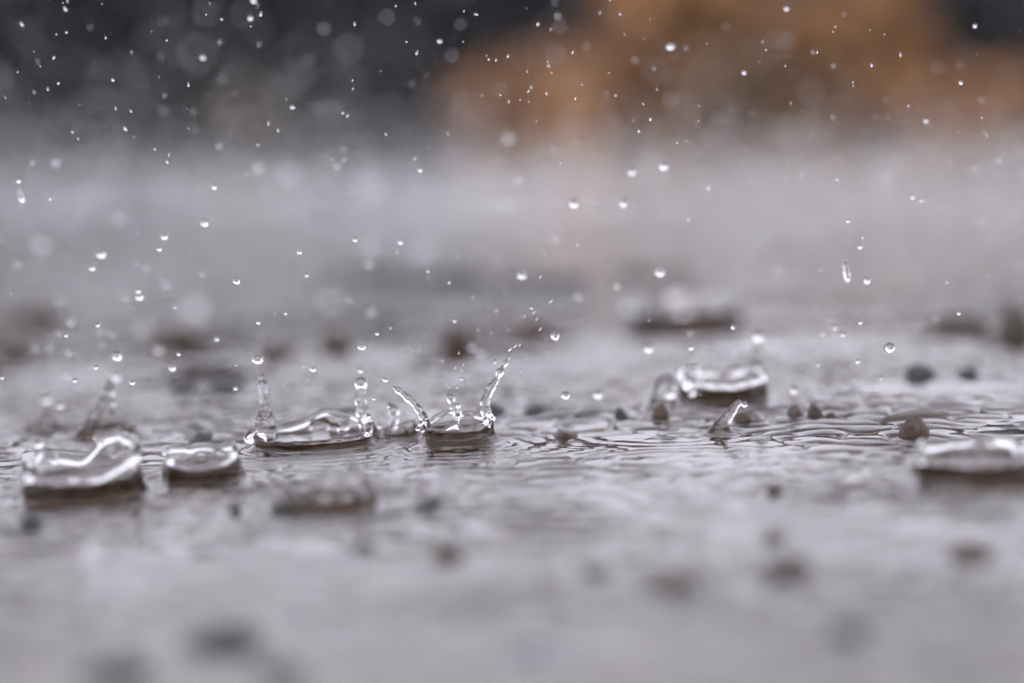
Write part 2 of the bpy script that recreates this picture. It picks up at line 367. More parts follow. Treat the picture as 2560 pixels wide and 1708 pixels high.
# ------------------------------------------------------------------ stones
def rock_mesh(seed, mat, sub=3, amp=0.34):
    import bmesh
    bm = bmesh.new(); bmesh.ops.create_icosphere(bm, subdivisions=sub, radius=1)
    off = Vector((seed * 3.7, seed * 1.3, -seed * 2.1))
    for v in bm.verts:
        p = v.co.copy()
        d = noise.noise(p * 0.9 + off) * amp + noise.noise(p * 2.2 + off) * amp * 0.35 + noise.noise(p * 5.5 + off) * amp * 0.16 + noise.noise(p * 11 + off) * amp * 0.07
        q = p * (1 + d)
        for ax in ((0.6, 0.5, 0.62), (-0.7, 0.2, 0.6), (0.1, -0.75, 0.65), (0.2, 0.1, 0.97)):
            a = Vector(ax); a.rotate(Matrix.Rotation(seed * 1.9, 3, 'Z')); a.normalize()
            e = q.dot(a) - 0.86
            if e > 0: q -= a * e * 0.75
        v.co = q
    for f in bm.faces: f.smooth = True
    me = bpy.data.meshes.new('pebble'); bm.to_mesh(me); bm.free()
    me.materials.append(mat)
    return me

for i, (x, y, w, h, df, mt, lab) in enumerate(STONES):
    g, t = G(x, y); px = t / FPX
    far = y < 960
    o = link('stone' if w * px > 0.022 else 'pebble', rock_mesh(i + 1, M[mt], 4))
    rx = w * px / 2; hz = h * px
    sink = 0.0075 if not far else 0.008
    o.scale = (rx, rx * df * random.uniform(0.75, 1.0), (hz + sink) / 2)
    o.location = (g.x, g.y + rx * df * 0.6, hz - (hz + sink) / 2)
    o.rotation_euler = (random.uniform(-.12, .12), random.uniform(-.12, .12), random.uniform(-.4, .4))
    tag(o, lab, 'stone' if w * px > 0.022 else 'pebble', 'stones breaking the water surface')

def gravel():                                                     # drowned grit of the road surface, nobody could count it
    src = rock_mesh(92, M['stone_grey'], 1, 0.3)
    vb = np.array([v.co[:] for v in src.vertices]); fb = np.array([p.vertices[:] for p in src.polygons])
    V, F = [], []
    nst = 5200
    for i in range(nst):
        y = 0.25 + 0.9 * rng.random() ** 1.3; x = rng.uniform(-0.32, 0.32) * y
        r = rng.uniform(0.0012, 0.0036)
        a = rng.uniform(0, 6.28); c, s_ = math.cos(a), math.sin(a)
        v = vb * np.array([r, r * rng.uniform(.7, 1), r * rng.uniform(.5, .8)])
        v = np.stack([v[:, 0] * c - v[:, 1] * s_ + x, v[:, 0] * s_ + v[:, 1] * c + y, v[:, 2] - 0.0066 + r * 0.35], -1)
        F.append(fb + len(vb) * i); V.append(v)
    me = mesh_np('gravel', np.concatenate(V), np.concatenate(F), M['gravel'])
    o = link('gravel', me); tag(o, 'drowned brown and grey grit on the road under the water', 'gravel', kind='stuff')
M['gravel'] = noise_mat('wet_grit', (0.02, 0.0095, 0.0035), (0.06, 0.028, 0.0095), 90, 0.9, 3, spec=0.02)
gravel()

# ------------------------------------------------------------------ fluid surfaces from a distance field
def surface_nets(f, origin, h):
    ins = f < 0
    c = lambda a, i, j, k: a[i:a.shape[0] - 1 + i, j:a.shape[1] - 1 + j, k:a.shape[2] - 1 + k]
    cs = [(i, j, k) for i in (0, 1) for j in (0, 1) for k in (0, 1)]
    cnt = sum(c(ins, *q).astype(np.int8) for q in cs)
    act = (cnt > 0) & (cnt < 8)
    I = np.argwhere(act)
    idx = np.full(act.shape, -1, dtype=np.int64); idx[act] = np.arange(len(I))
    vals = {q: f[I[:, 0] + q[0], I[:, 1] + q[1], I[:, 2] + q[2]] for q in cs}
    pos = np.zeros((len(I), 3)); num = np.zeros(len(I))
    for a in cs:
        for ax in range(3):
            if a[ax] == 0:
                b_ = list(a); b_[ax] = 1; b_ = tuple(b_)
                fa, fb = vals[a], vals[b_]
                x = (fa < 0) != (fb < 0)
                t = np.where(x, fa / np.where(x, fa - fb, 1), 0)
                p = np.tile(np.array(a, float), (len(I), 1)); p[:, ax] += t
                pos[x] += p[x]; num[x] += 1
    V = (I + pos / num[:, None]) * h + origin
    quads = []
    for ax in range(3):
        A = np.take(ins, range(ins.shape[ax] - 1), ax); B = np.take(ins, range(1, ins.shape[ax]), ax)
        E = np.argwhere(A != B)
        o1, o2 = [(1, 2), (2, 0), (0, 1)][ax]
        ok = (E[:, o1] > 0) & (E[:, o2] > 0) & (E[:, o1] < act.shape[o1]) & (E[:, o2] < act.shape[o2])
        E = E[ok]
        flip = A[tuple(E.T)]
        def at(d1, d2):
            e = E.copy(); e[:, o1] -= d1; e[:, o2] -= d2
            return idx[tuple(e.T)]
        q = np.stack([at(1, 1), at(0, 1), at(0, 0), at(1, 0)], -1)
        q[~flip] = q[~flip][:, ::-1]
        quads.append(q)
    Q = np.concatenate(quads)
    return V, Q[(Q >= 0).all(1)]

def smin(a, b_, k):
    h_ = np.clip(0.5 + 0.5 * (b_ - a) / k, 0, 1)
    return b_ * (1 - h_) + a * h_ - k * h_ * (1 - h_)

def build_splash(s):
    mm, g, t = s['mm'], s['g'], s['t']
    R = s['R'] * mm; rb = s['rb'] * mm; t0 = s['t0'] * mm; t1 = s['t1'] * mm; zs = s['zs'] * mm
    base = Vector((g.x, g.y, 0))
    def loc(x, y, dd): return np.array(P(x, y, t + dd * 0.001) - base)
    prims = []                                                    # (part index, p0, p1, r0, r1)
    names = ['crown_wall']
    for j in s['jets']:
        names.append('jet'); ji = len(names) - 1
        pts = [(loc(a, b_, d), r * mm * 1.12) for a, b_, d, r in j['pts']]
        for (p0, r0), (p1, r1) in zip(pts[:-1], pts[1:]): prims.append((ji, p0, p1, r0, r1))
        for a, b_, d, r in j['beads']:
            names.append('bead'); p = loc(a, b_, d); prims.append((len(names) - 1, p, p + 1e-6, r * mm, r * mm))
    for a, b_, d, r in s['lumps']:
        p = loc(a, b_, d); prims.append((0, p, p + 1e-6, r * mm, r * mm))
    hs_ = sorted(s['rim']); ang = np.radians([a for a, _ in hs_]); hv = np.array([h_ * mm for _, h_ in hs_])
    Hmax = hv.max()
    ext = FILL.get(s['key'], 0) * mm * 1.1 + R * (1 + s['flare']) + t1 * 2.0 + 0.001 + s.get('slope', 0) * 75 * mm + rb
    lo = np.array([-ext, -ext, -0.0013]); hi = np.array([ext, ext, Hmax + 2 * rb + 0.001])
    for _, p0, p1, r0, r1 in prims:
        r = max(r0, r1) + 0.0012
        lo = np.minimum(lo, np.minimum(p0, p1) - r); hi = np.maximum(hi, np.maximum(p0, p1) + r)
    lo[2] = -0.0013
    h = s['vox']
    N = np.ceil((hi - lo) / h).astype(int) + 2
    ax = [lo[i] + h * np.arange(N[i]) for i in range(3)]
    seed = np.random.default_rng(abs(hash(s['key'])) % 1000 if False else sum(map(ord, s['key'])))
    # wall
    zmask = ax[2] < Hmax + 2 * rb + 0.0012
    nzw = int(zmask.sum())
    X, Y, Z = np.meshgrid(ax[0], ax[1], ax[2][:nzw], indexing='ij')
    r = np.sqrt(X ** 2 + Y ** 2); phi = np.mod(np.arctan2(Y, X), 2 * math.pi)
    # smooth periodic rim height
    fine = np.linspace(0, 2 * math.pi, 720, endpoint=False)
    a2 = np.concatenate([ang - 2 * math.pi, ang, ang + 2 * math.pi]); h2 = np.tile(hv, 3)
    hf = np.interp(fine, a2, h2)
    kern = np.exp(-(np.arange(-30, 31) / 9.0) ** 2); kern /= kern.sum()
    hf = np.convolve(np.concatenate([hf[-30:], hf, hf[:30]]), kern, 'valid')
    hf = hf + 0.075 * Hmax * sum(np.sin(k * fine + seed.uniform(0, 6.28)) / k ** 0.5 for k in (7, 11, 16)) * 0.6
    rf = 1 + 0.05 * sum(np.sin(k * fine + seed.uniform(0, 6.28)) / k ** 0.5 for k in (2, 3, 5, 9))
    pi_ = (phi / (2 * math.pi) * 720).astype(int) % 720
    H = hf[pi_]; RR = R * rf[pi_]
    zc = np.clip(Z, -0.0005, None)
    ez = np.exp(-np.clip(Z, 0, None) / zs)
    sl, cap = s.get('slope', 0.0), 75 * mm
    t1 = t1 * (0.45 + 0.9 * np.cos(phi) ** 2)                     # the foot spreads more at the sides
    rw = RR * (1 + s['flare'] * np.clip(zc / Hmax, 0, 1.2) ** 1.4) + 0.72 * t1 * ez + sl * np.clip(Z, -0.001, cap)
    rw0 = RR + sl * np.clip(Z, -0.001, cap)
    th = t0 * (1 + 0.25 * np.sin(5 * phi + 3 * Z / Hmax)) + t1 * ez * 0.78
    dw = (np.abs(r - rw) - th) * 0.8
    dw = np.maximum(dw, (Z - H) * 0.8)
    rr = RR * (1 + s['flare'] * np.clip(H / Hmax, 0, 1.2) ** 1.4) + 0.72 * t1 * np.exp(-H / zs) + sl * np.clip(H, 0, cap)
    rbv = rb * (1 + 0.16 * np.sin(3 * phi + seed.uniform(0, 6)) + 0.12 * np.sin(8 * phi + seed.uniform(0, 6)))
    dr = np.sqrt((r - rr) ** 2 + (Z - H) ** 2) - rbv
    wall = smin(dw, dr, rb * 0.7)
    fl = FILL.get(s['key'], 0) * mm                               # water standing inside the crown
    if fl:
        zf = fl * (0.58 + 0.42 * np.clip(r / RR, 0, 1.2) ** 2)
        back = np.clip(np.sin(phi) * 1.25, 0, 1) ** 0.8            # added slope hidden at the back, shaped so the front wall shows dark
        wall = smin(wall, np.maximum((Z - zf) * 0.9, (r - rw0 - 1.1 * back * np.clip(fl - Z, 0, None)) * 0.72), 0.0012)
    f = np.full(tuple(N), 1.0, dtype=np.float32)
    f[:, :, :nzw] = wall
    k = max(0.0007, rb * 0.9)
    owners = []
    for pi, p0, p1, r0, r1 in prims:
        m_ = max(r0, r1) + 3 * k
        a = np.maximum(((np.minimum(p0, p1) - m_ - lo) / h).astype(int), 0)
        e = np.minimum(((np.maximum(p0, p1) + m_ - lo) / h).astype(int) + 2, N)
        gx, gy, gz = np.meshgrid(*[ax[i][a[i]:e[i]] for i in range(3)], indexing='ij')
        d = p1 - p0; L = float(d @ d)
        tt = np.clip(((gx - p0[0]) * d[0] + (gy - p0[1]) * d[1] + (gz - p0[2]) * d[2]) / L, 0, 1)
        dd = np.sqrt((gx - p0[0] - tt * d[0]) ** 2 + (gy - p0[1] - tt * d[1]) ** 2 + (gz - p0[2] - tt * d[2]) ** 2) - (r0 + (r1 - r0) * tt)
        sl = tuple(slice(a[i], e[i]) for i in range(3))
        kk = min(k, max(r0, r1) * 0.9 + 1e-5)
        f[sl] = smin(f[sl], dd.astype(np.float32), kk)
    # surface tension lumps
    gx, gy, gz = [ax[i].astype(np.float32) for i in range(3)]
    for _ in range(7):
        lam = seed.uniform(0.0022, 0.0065) * (mm / 0.0001)
        d = seed.normal(size=3); d /= np.linalg.norm(d); kx = 2 * math.pi / lam * d
        amp = (0.022 if s['vox'] < 0.00025 else 0.014) * t0 * lam / 0.003 / (mm / 0.0001)
        ph = seed.uniform(0, 6.28)
        f += (amp * np.sin(kx[0] * gx[:, None, None] + kx[1] * gy[None, :, None] + kx[2] * gz[None, None, :] + ph)).astype(np.float32) * (np.clip(gz / 0.002, 0, 1) * np.clip((Hmax * 1.25 - gz) / (Hmax * 0.35), 0.12, 1))[None, None, :]
    V, Q = surface_nets(f, lo, h)
    # smooth vertex normals over the whole fluid body
    fn = np.cross(V[Q[:, 2]] - V[Q[:, 0]], V[Q[:, 3]] - V[Q[:, 1]])
    vn = np.zeros_like(V)
    for i in range(4): np.add.at(vn, Q[:, i], fn)
    vn /= np.linalg.norm(vn, axis=1, keepdims=True) + 1e-20
    # which part each face belongs to
    C = V[Q].mean(1)
    best = np.full(len(C), 0.00025); own = np.zeros(len(C), int)
    hw = np.interp(np.mod(np.arctan2(C[:, 1], C[:, 0]), 2 * math.pi), fine, hf) + rb
    free = (C[:, 2] > hw) | (np.hypot(C[:, 0], C[:, 1]) > R * 1.6)
    bd = np.full(len(C), 1e9)
    for pi, p0, p1, r0, r1 in prims:
        d = p1 - p0; L = float(d @ d)
        tt = np.clip((C - p0) @ d / L, 0, 1)
        dd = np.abs(np.linalg.norm(C - p0 - tt[:, None] * d, axis=1) - (r0 + (r1 - r0) * tt))
        up_ = dd < bd
        bd = np.where(up_, dd, bd)
        own = np.where(up_ & (free | (dd < 0.0002)), pi, np.where(up_, own, own))
    own = np.where(bd > 0.0012, 0, own)
    root = bpy.data.objects.new('splash_crown' if s['R'] > 36 else 'water_jet', None); COL.objects.link(root)
    root.location = base; root.empty_display_size = 0.005
    tag(root, s['label'], 'splash', 'splashes of raindrops on the flooded road')
    last = None
    for pi, nm in enumerate(names):
        sel = own == pi
        if sel.sum() < 20: continue
        q = Q[sel]; u, inv = np.unique(q, return_inverse=True)
        me = mesh_np(nm, V[u], inv.reshape(-1, 4), M['drop'], True, vn[u])
        o = link(nm, me, last if (nm == 'bead' and last is not None) else root)
        if nm == 'jet': last = o

for s in SPLASHES:
    build_splash(s)

# ------------------------------------------------------------------ drops in the air
# (x, y, diameter px at its depth, blur px on screen (+ beyond focus, - before it), elongation, lean degrees)
A_ = 180.0
def depth_of(blur):
    return FOCUS * A_ / (A_ - blur) if blur >= 0 else FOCUS * A_ / (A_ - blur)

HAND = {
 (645, 898): 'sharp round drop just above the tip of the slender column',
 (592, 702): 'sharp dark topped drop alone above the left column tip',
 (783, 920): 'sharp drop between the two tall columns',
 (905, 867): 'sharp flattened drop above the ball tipped column',
 (1388, 840): 'biggest sharp drop right of the central crown jets',
 (2224, 869): 'large sharp drop alone at the right, above the brown pebbles',
 (1414, 988): 'sharp drop hovering low over the water right of the central crown',
 (1495, 985): 'softer drop beside the low sharp one right of the central crown',
 (1622, 870): 'soft white bottomed drop left of the soft right hand crown',
 (1305, 688): 'bright soft drop above the right jet of the central crown',
 (1650, 681): 'bright soft drop over the very blurred distant crown',
 (1676, 117): 'brightest white drop in front of the rust coloured shrub',
 (1677, 248): 'pale blurred disc straight below the brightest white drop',
 (809, 71): 'bright blurred drop before the dark hedge at the top centre left',
 (507, 144): 'soft bright drop in the middle of a faint big disc, upper left',
 (2115, 678): 'long slanted falling drop at the right',
 (52, 488): 'long slanted falling drop at the left edge',
 (431, 918): 'soft drop above the small bowl crown',
 (349, 741): 'lower of two touching soft drops at the left',
 (346, 727): 'upper of two touching soft drops at the left',
 (2397, 783): 'tiny sharp drop in front of the wide dark stone',
 (2167, 701): 'soft round drop right of the long slanted one',
 (725, 430): 'big pale blurred disc left of the middle, over the grey water',
}
D = [ # sharp and softly blurred drops
 (645,898,30,3,.88,0),(592,702,20,2,1,0),(783,920,18,5,1.15,0),(905,867,21,2,.85,0),(1388,840,25,2,1,0),(2224,869,29,2,1,0),
 (1414,988,25,5,.95,0),(1495,985,27,14,1,0),(1622,870,26,14,1.1,0),(1305,688,24,14,.95,0),(1650,681,25,14,.95,0),(253,635,24,13,.95,0),
 (398,622,14,4,1,0),(478,628,6,1,1,0),(67,615,6,2,1,0),(749,630,14,3,1,0),(767,688,10,2,1.1,0),(758,659,5,2,1,0),(230,670,16,9,1,0),
 (349,741,22,9,1,0),(346,727,14,8,1,0),(245,812,12,4,1.2,30),(165,838,10,6,1,0),(646,806,12,2,1,0),(714,783,10,3,1,0),(542,847,13,8,1,0),
 (446,884,10,3,1.3,-20),(431,918,20,8,1.1,0),(293,889,26,9,1.1,0),(240,918,12,4,1,0),(187,951,12,5,1,0),(331,955,14,4,1.2,0),(590,913,7,1,.9,40),
 (589,970,12,4,1.1,0),(710,962,6,1,1.5,-15),(5,944,10,4,1,0),(437,768,9,5,1.3,60),(888,599,13,3,1.1,0),(1002,605,14,8,1.1,0),(992,630,7,7,1,0),
 (943,834,11,2,1,0),(976,819,8,7,1,0),(1137,802,11,6,1,0),(1123,706,8,6,1.4,10),(1070,678,9,6,1.3,-20),(1329,770,9,4,1.1,0),(1445,612,8,6,.8,0),
 (1740,749,8,1,.8,70),(1832,818,11,3,1.3,-20),(1728,870,14,6,.9,0),(2051,675,7,2,1.3,0),(2167,701,20,7,1,0),(2151,806,12,5,1,0),(2397,783,11,1,1,0),
 (2144,903,14,4,.95,0),(2107,836,13,10,1,0),(2088,818,12,12,1,0),(2055,834,12,14,1,0),(2368,705,8,6,1.2,40),(2181,975,8,5,1,0),(46,452,11,5,1.2,0),
 (125,497,9,3,1.5,0),(536,467,13,6,1.2,0),(512,557,21,9,1,0),(411,591,19,8,1,0),(507,144,16,14,.9,30),(626,46,15,10,1,0),(634,2,16,12,1,0),
 (1099,103,13,9,.9,30),(731,268,13,8,.8,30),(146,208,9,4,1.1,20),(181,330,9,5,1,30),(282,200,10,3,.8,70),(136,143,7,2,1,60),(44,180,6,2,1,60),
 (417,101,7,3,1,40),(627,66,6,2,.8,60),(857,283,9,5,1,0),(166,81,8,5,1.1,20),(554,48,8,5,1.3,40),(1051,425,11,8,1.1,-40),(645,362,9,8,1,0),
 (1676,117,22,13,.85,0),(1860,182,13,8,1,40),(2402,207,12,4,.9,60),(2437,65,11,8,1.1,20),(1597,328,9,3,1.2,0),(1659,416,23,14,.9,0),(1580,430,20,16,.9,0),
 (1435,509,25,14,1,0),(1559,508,22,15,1,0),(2271,264,8,6,.8,60),(2121,553,11,3,.8,0),(2150,617,13,6,1,30),(1969,407,8,3,.8,60),(1874,452,9,6,1.1,-20),
 (2508,387,6,2,1.4,60),(2282,493,12,9,1,0),(2304,501,10,9,1,0),(2315,302,13,11,.9,0),(1966,22,14,11,.9,40),(1154,947,9,1,1.3,0),(1122,968,7,1,1,0),
 (1143,967,6,1,1.7,0),(948,1065,14,9,1,0),(1984,974,20,14,1.2,0),(115,998,24,26,1,0),(289,940,26,22,.9,0),(150,1014,18,18,1,0),
 (900,925,13,9,1.4,-30),(961,948,11,3,1.8,-38),(934,997,7,2,2.2,-65),(970,1016,9,5,1.5,-35),(1238,904,8,3,2.2,15),(1303,926,5,2,2.4,40),
 (1275,872,9,2,2.0,28),(1288,864,7,2,2.4,35),(1300,861,5,2,2.8,32),(1272,895,7,2,2.2,35),(1106,901,5,2,2.2,0),(1138,918,5,2,1.9,0),(1154,924,5,2,1.6,0),(1158,911,4,2,2.2,5),
]
E = [ # stretched falling drops
 (1351,691,6,3,3,28),(1378,752,8,4,3,40),(1336,779,7,4,3,25),(1342,798,6,3,3,28),(1351,822,7,4,3,35),(1312,791,5,3,3,-10),(1196,822,5,3,3,8),
 (1271,824,5,4,3,12),(1229,831,5,5,3,12),(1147,882,5,2,2.8,0),(1029,883,5,3,3,-15),(835,579,5,2,2.4,15),(1244,643,4,2,2.6,0),(1324,575,4,2,3,0),
 (1241,774,9,12,3,10),(1920,590,6,3,2.2,-15),(2046,911,9,6,2.6,25),(1623,801,5,2,2.6,25),(1790,569,5,2,2.4,35),(2115,678,18,8,3.2,-8),
 (2204,944,10,4,2.2,18),(2171,947,6,3,2.2,-8),(2135,947,5,4,2.4,-12),(52,488,13,10,3.2,-12),(417,404,9,5,1.9,-25),(652,35,8,6,2.8,5),(313,321,10,7,2.2,-22),
 (869,289,8,6,1.8,20),(616,433,7,5,2.2,-12),(1037,395,7,6,2.2,-10),(671,308,8,6,2,4),(695,325,8,6,2,-6),(289,270,6,4,3,-6),(327,277,6,5,3,-25),
 (1042,132,7,5,2.8,22),(496,468,5,2,2.4,-20),(264,94,6,5,2,0),(163,22,9,9,2.6,-25),(54,60,8,9,3,-28),(897,560,6,3,2.2,20),(2179,163,9,5,1.7,0),
 (1626,298,8,5,1.9,4),(2156,593,7,3,2.4,-8),(1721,547,9,7,2.2,-25),(1770,466,10,10,3,-4),(1401,406,6,3,2.4,2),(1345,60,9,7,1.9,18),(1366,234,6,4,2.4,0),
 (2251,136,7,6,3,-4),(2043,130,5,3,2.8,8),(2470,509,6,4,2.6,4),(2363,526,5,4,3,-4),(760,916,5,4,2.6,-60),(800,930,5,4,2.8,-10),(848,926,5,4,2,60),
 (770,950,5,4,2.6,-60),(795,945,5,4,2.6,-55),(920,935,5,4,2.6,-40),(398,603,4,2,3,-4),(27,733,5,3,2.4,-12),(13,243,5,4,2.4,0),(471,320,4,3,2.6,-8),
 (1240,150,6,5,2.2,15),(1270,140,7,5,2,18),(1222,148,6,5,2,8),(1160,28,4,3,3,22),(1192,36,6,3,2,-35),
]
B = [ # strongly blurred discs (last number before elongation is the blur)
 (176,805,20,16,1,0),(146,755,16,20,1,0),(145,832,16,18,.8,0),(123,871,16,20,1,0),(86,871,16,22,1,0),(252,863,16,20,1,0),(251,827,14,18,1,0),(172,882,14,16,1,0),
 (351,821,34,42,1,0),(282,836,14,16,1,0),(168,937,22,18,.9,0),(397,874,24,22,1,0),(415,710,20,22,1,0),(366,669,14,16,.8,0),(311,744,20,18,.7,0),(44,660,16,18,1,0),
 (487,761,50,70,.8,0),(827,746,44,66,1,0),(558,631,12,14,1,0),(505,684,14,14,1,0),(922,660,22,20,1,0),(1053,622,40,62,1,0),(925,610,34,46,1,0),(930,780,22,22,1.1,0),
 (1446,739,20,22,1,0),(1390,600,18,18,.7,0),(873,751,12,12,1,0),(1180,867,22,20,1,0),(1202,882,22,22,1,0),(1543,716,16,14,1,0),(1793,749,17,15,1,0),
 (1726,832,14,14,1,0),(1933,667,12,14,1,0),(1950,678,14,12,.7,0),(2075,800,11,12,1,0),(1835,885,18,16,.8,0),(2279,782,10,10,1,0),(2339,798,12,14,1,0),
 (2291,814,20,28,1,0),(2339,881,22,28,1,0),(809,71,26,18,.95,0),(226,68,14,12,.9,20),(967,41,26,26,1,0),(1152,61,20,20,.9,0),(555,197,20,16,.8,0),
 (587,233,13,12,.8,10),(407,277,20,16,1,0),(139,406,20,18,.8,0),(725,430,46,56,.9,0),(645,417,26,28,1,0),(800,270,24,24,.9,0),(842,267,24,24,.9,0),
 (493,131,50,74,1,0),(297,545,26,32,1,0),(103,610,36,46,1,0),(546,365,16,14,.7,20),(861,398,10,10,1,0),(842,414,14,16,1,0),(926,463,56,78,1,0),
 (871,120,40,50,1,0),(773,150,20,24,1,0),(512,33,34,48,1,0),(408,52,16,18,1,0),(1130,136,20,24,1.4,0),(1677,248,28,24,1,0),(1486,504,14,14,.9,0),
 (2214,248,11,11,1,0),(2342,169,20,24,1,0),(2400,163,13,14,1,50),(2499,400,15,14,.9,0),(2004,437,12,13,1.1,0),(1468,114,16,16,1.1,0),(1389,136,30,36,1,0),
 (1400,65,22,24,.9,0),(1816,65,14,14,.7,0),(1961,101,26,30,.8,0),(1884,283,12,14,1,0),(1296,447,22,20,.9,0),(2435,420,14,14,.8,0),(255,170,26,44,1,0),(250,205,30,60,1,0),
 (1175,300,24,36,1,0),(1270,345,26,30,1.1,0),(1420,290,28,40,1,0),(1250,225,24,26,1,0),(1275,510,26,30,.9,0),(1245,515,20,26,1,0),
]
import bmesh as _bm
def drop_mesh(sub, tail=0.0):
    bm = _bm.new(); _bm.ops.create_icosphere(bm, subdivisions=sub, radius=0.5)
    for v in bm.verts:
        z = v.co.z * 2
        if tail: v.co.x *= 1 - tail * z; v.co.y *= 1 - tail * z
        v.co += v.co * 0.03 * math.sin(2.3 * v.co.x * 6 + 1) * math.sin(5 * v.co.z + 2)
    for f in bm.faces: f.smooth = True
    me = bpy.data.meshes.new('raindrop'); bm.to_mesh(me); bm.free(); me.materials.append(M['drop'])
    return me
MD = [drop_mesh(4), drop_mesh(4, 0.06), drop_mesh(4, 0.14)]
ORD = ['first', 'second', 'third', 'fourth', 'fifth', 'sixth', 'seventh', 'eighth', 'ninth', 'tenth', 'eleventh', 'twelfth', 'thirteenth', 'fourteenth', 'fifteenth', 'sixteenth',
       'seventeenth', 'eighteenth', 'nineteenth', 'twentieth']
def zone(x, y):
    if y < 330:
        if x < 620: return 'against the dark hedge, top left'
        if x < 1200: return 'against the dark hedge, top centre left'
        if x < 1850: return 'against the rust shrubs, top centre right'
        return 'against the rust shrubs, top right'
    if y < 580:
        if x < 620: return 'over the far grey water at the left'
        if x < 1200: return 'over the far grey water left of centre'
        if x < 1850: return 'over the far grey water right of centre'
        return 'over the far grey water at the right'
    if y < 800:
        if x < 430: return 'above the big left crown'
        if x < 800: return 'high above the slender column'
        if x < 1200: return 'before the far dark ridge of stones'
        if x < 1700: return 'above the right jet of the central crown'
        return 'high above the soft right hand crown'
    if x < 430: return 'close over the left column and crown'
    if x < 760: return 'close around the slender column'
    if x < 1010: return 'close around the ball tipped column'
    if x < 1420: return 'close around the central crown jets'
    if x < 1950: return 'close around the soft right hand crown'
    return 'low over the pebbles at the right'
allz = {}
def add_drop(x, y, d, blur, el, lean, cls):
    dep = depth_of(blur); mm = dep / FPX
    o = bpy.data.objects.new('raindrop', random.choice(MD) if el > 1.1 else MD[0]); COL.objects.link(o)
    o.location = P(x, y, dep)
    w = d * mm
    o.scale = (w, w, w * el) if el >= 1 else (w / math.sqrt(el), w / math.sqrt(el), w * el)
    o.rotation_euler = (random.uniform(-.1, .1), math.radians(lean) - ROLL * 0, 0)
    lab = HAND.get((x, y))
    o['category'] = 'raindrop'; o['group'] = {'d': 'round raindrops in the air', 'e': 'stretched falling raindrops', 'b': 'blurred raindrops far from focus', 'm': 'fine rain in the air'}[cls]
    if lab: o['label'] = lab
    else: allz.setdefault((cls, zone(x, y)), []).append((x, y, o))
for x, y, d, *q in D: add_drop(x, y, d * (0.66 if d < 10 and y < 580 else 0.8 if d < 10 else 0.84 if y < 330 else 0.95), *q, 'd')
for x, y, d, *q in E: add_drop(x, y, d * (0.6 if d < 12 else 1), *q, 'e')
for x, y, d, bl, el, ln in B:
    k_ = 0.36 if y < 330 else 0.68
    add_drop(x, y, d * k_, bl + (1 - k_) * d, el, ln, 'b')
r2 = random.Random(21)
fine = 0
while fine < 26:
    x = r2.uniform(0, 2560); y = r2.uniform(0, 560)
    if r2.random() < (y / 560) * 0.6: continue
    add_drop(x, y, r2.uniform(3.0, 5.0), r2.choice([2, 3, 4, 5, 7, 9, 12, -4]), r2.choice([1.0, 1.2, 1.8, 2.4, 2.8]), r2.gauss(0, 14), 'm')
    fine += 1
# the finest spray, too small to count: one mass
def spray():
    me0 = drop_mesh(2); vb = np.array([v.co[:] for v in me0.vertices]); fb = np.array([p.vertices[:] for p in me0.polygons])
    V, F = [], []
    rs = np.random.default_rng(5)
    for i in range(300):
        x = rs.uniform(-40, 2600)
        y = rs.uniform(-20, 560) if rs.random() < .72 else rs.uniform(560, 1000)
        blur = rs.choice([2, 4, 6, 9, 14, 20, -4]); dep = depth_of(blur); mm = dep / FPX
        d = rs.uniform(1.2, 3.0) * mm * (1 + max(blur, 0) * .05); el = rs.choice([1, 1.3, 2, 2.6, 3]); a = math.radians(rs.normal(0, 16))
        v = vb * np.array([d, d, d * el])
        v = np.stack([v[:, 0] * math.cos(a) + v[:, 2] * math.sin(a), v[:, 1], -v[:, 0] * math.sin(a) + v[:, 2] * math.cos(a)], -1)
        V.append(v + np.array(P(x, y, dep))); F.append(fb + len(vb) * i)
    me1 = drop_mesh(1); vb1 = np.array([v.co[:] for v in me1.vertices]); fb1 = np.array([p.vertices[:] for p in me1.polygons])
    nv = len(vb) * 300
    for i in range(19000):                                        # and the splashed-up mist farther off, thickest low over the water
        x = rs.uniform(-300, 2860); dep = rs.uniform(0.95, 4.2)
        yg = 330 + FPX * HC / dep
        y = min(yg - 4, 560 - rs.exponential(112) * (1.3 - 0.5 * x / 2560) + rs.normal(0, 50))
        V.append(vb1 * rs.uniform(0.0009, 0.0026) + np.array(P(x, y, dep))); F.append(fb1 + nv + len(vb1) * i)
    o = link('spray', mesh_np('spray', np.concatenate(V), np.concatenate(F), M['drop']))
    tag(o, 'finest dust of rain spray hanging in the air', 'spray', kind='stuff')
spray()
KINDW = {'d': 'clear round raindrop', 'e': 'stretched falling raindrop', 'b': 'blurred pale raindrop disc', 'm': 'tiny fine raindrop'}
for (cls, zn), L in allz.items():
    L.sort(key=lambda q: q[0])
    for i, (x, y, o) in enumerate(L):
        o['label'] = f'{KINDW[cls]} {zn}, {ORD[i]} from the left' if len(L) > 1 else f'{KINDW[cls]} {zn}'

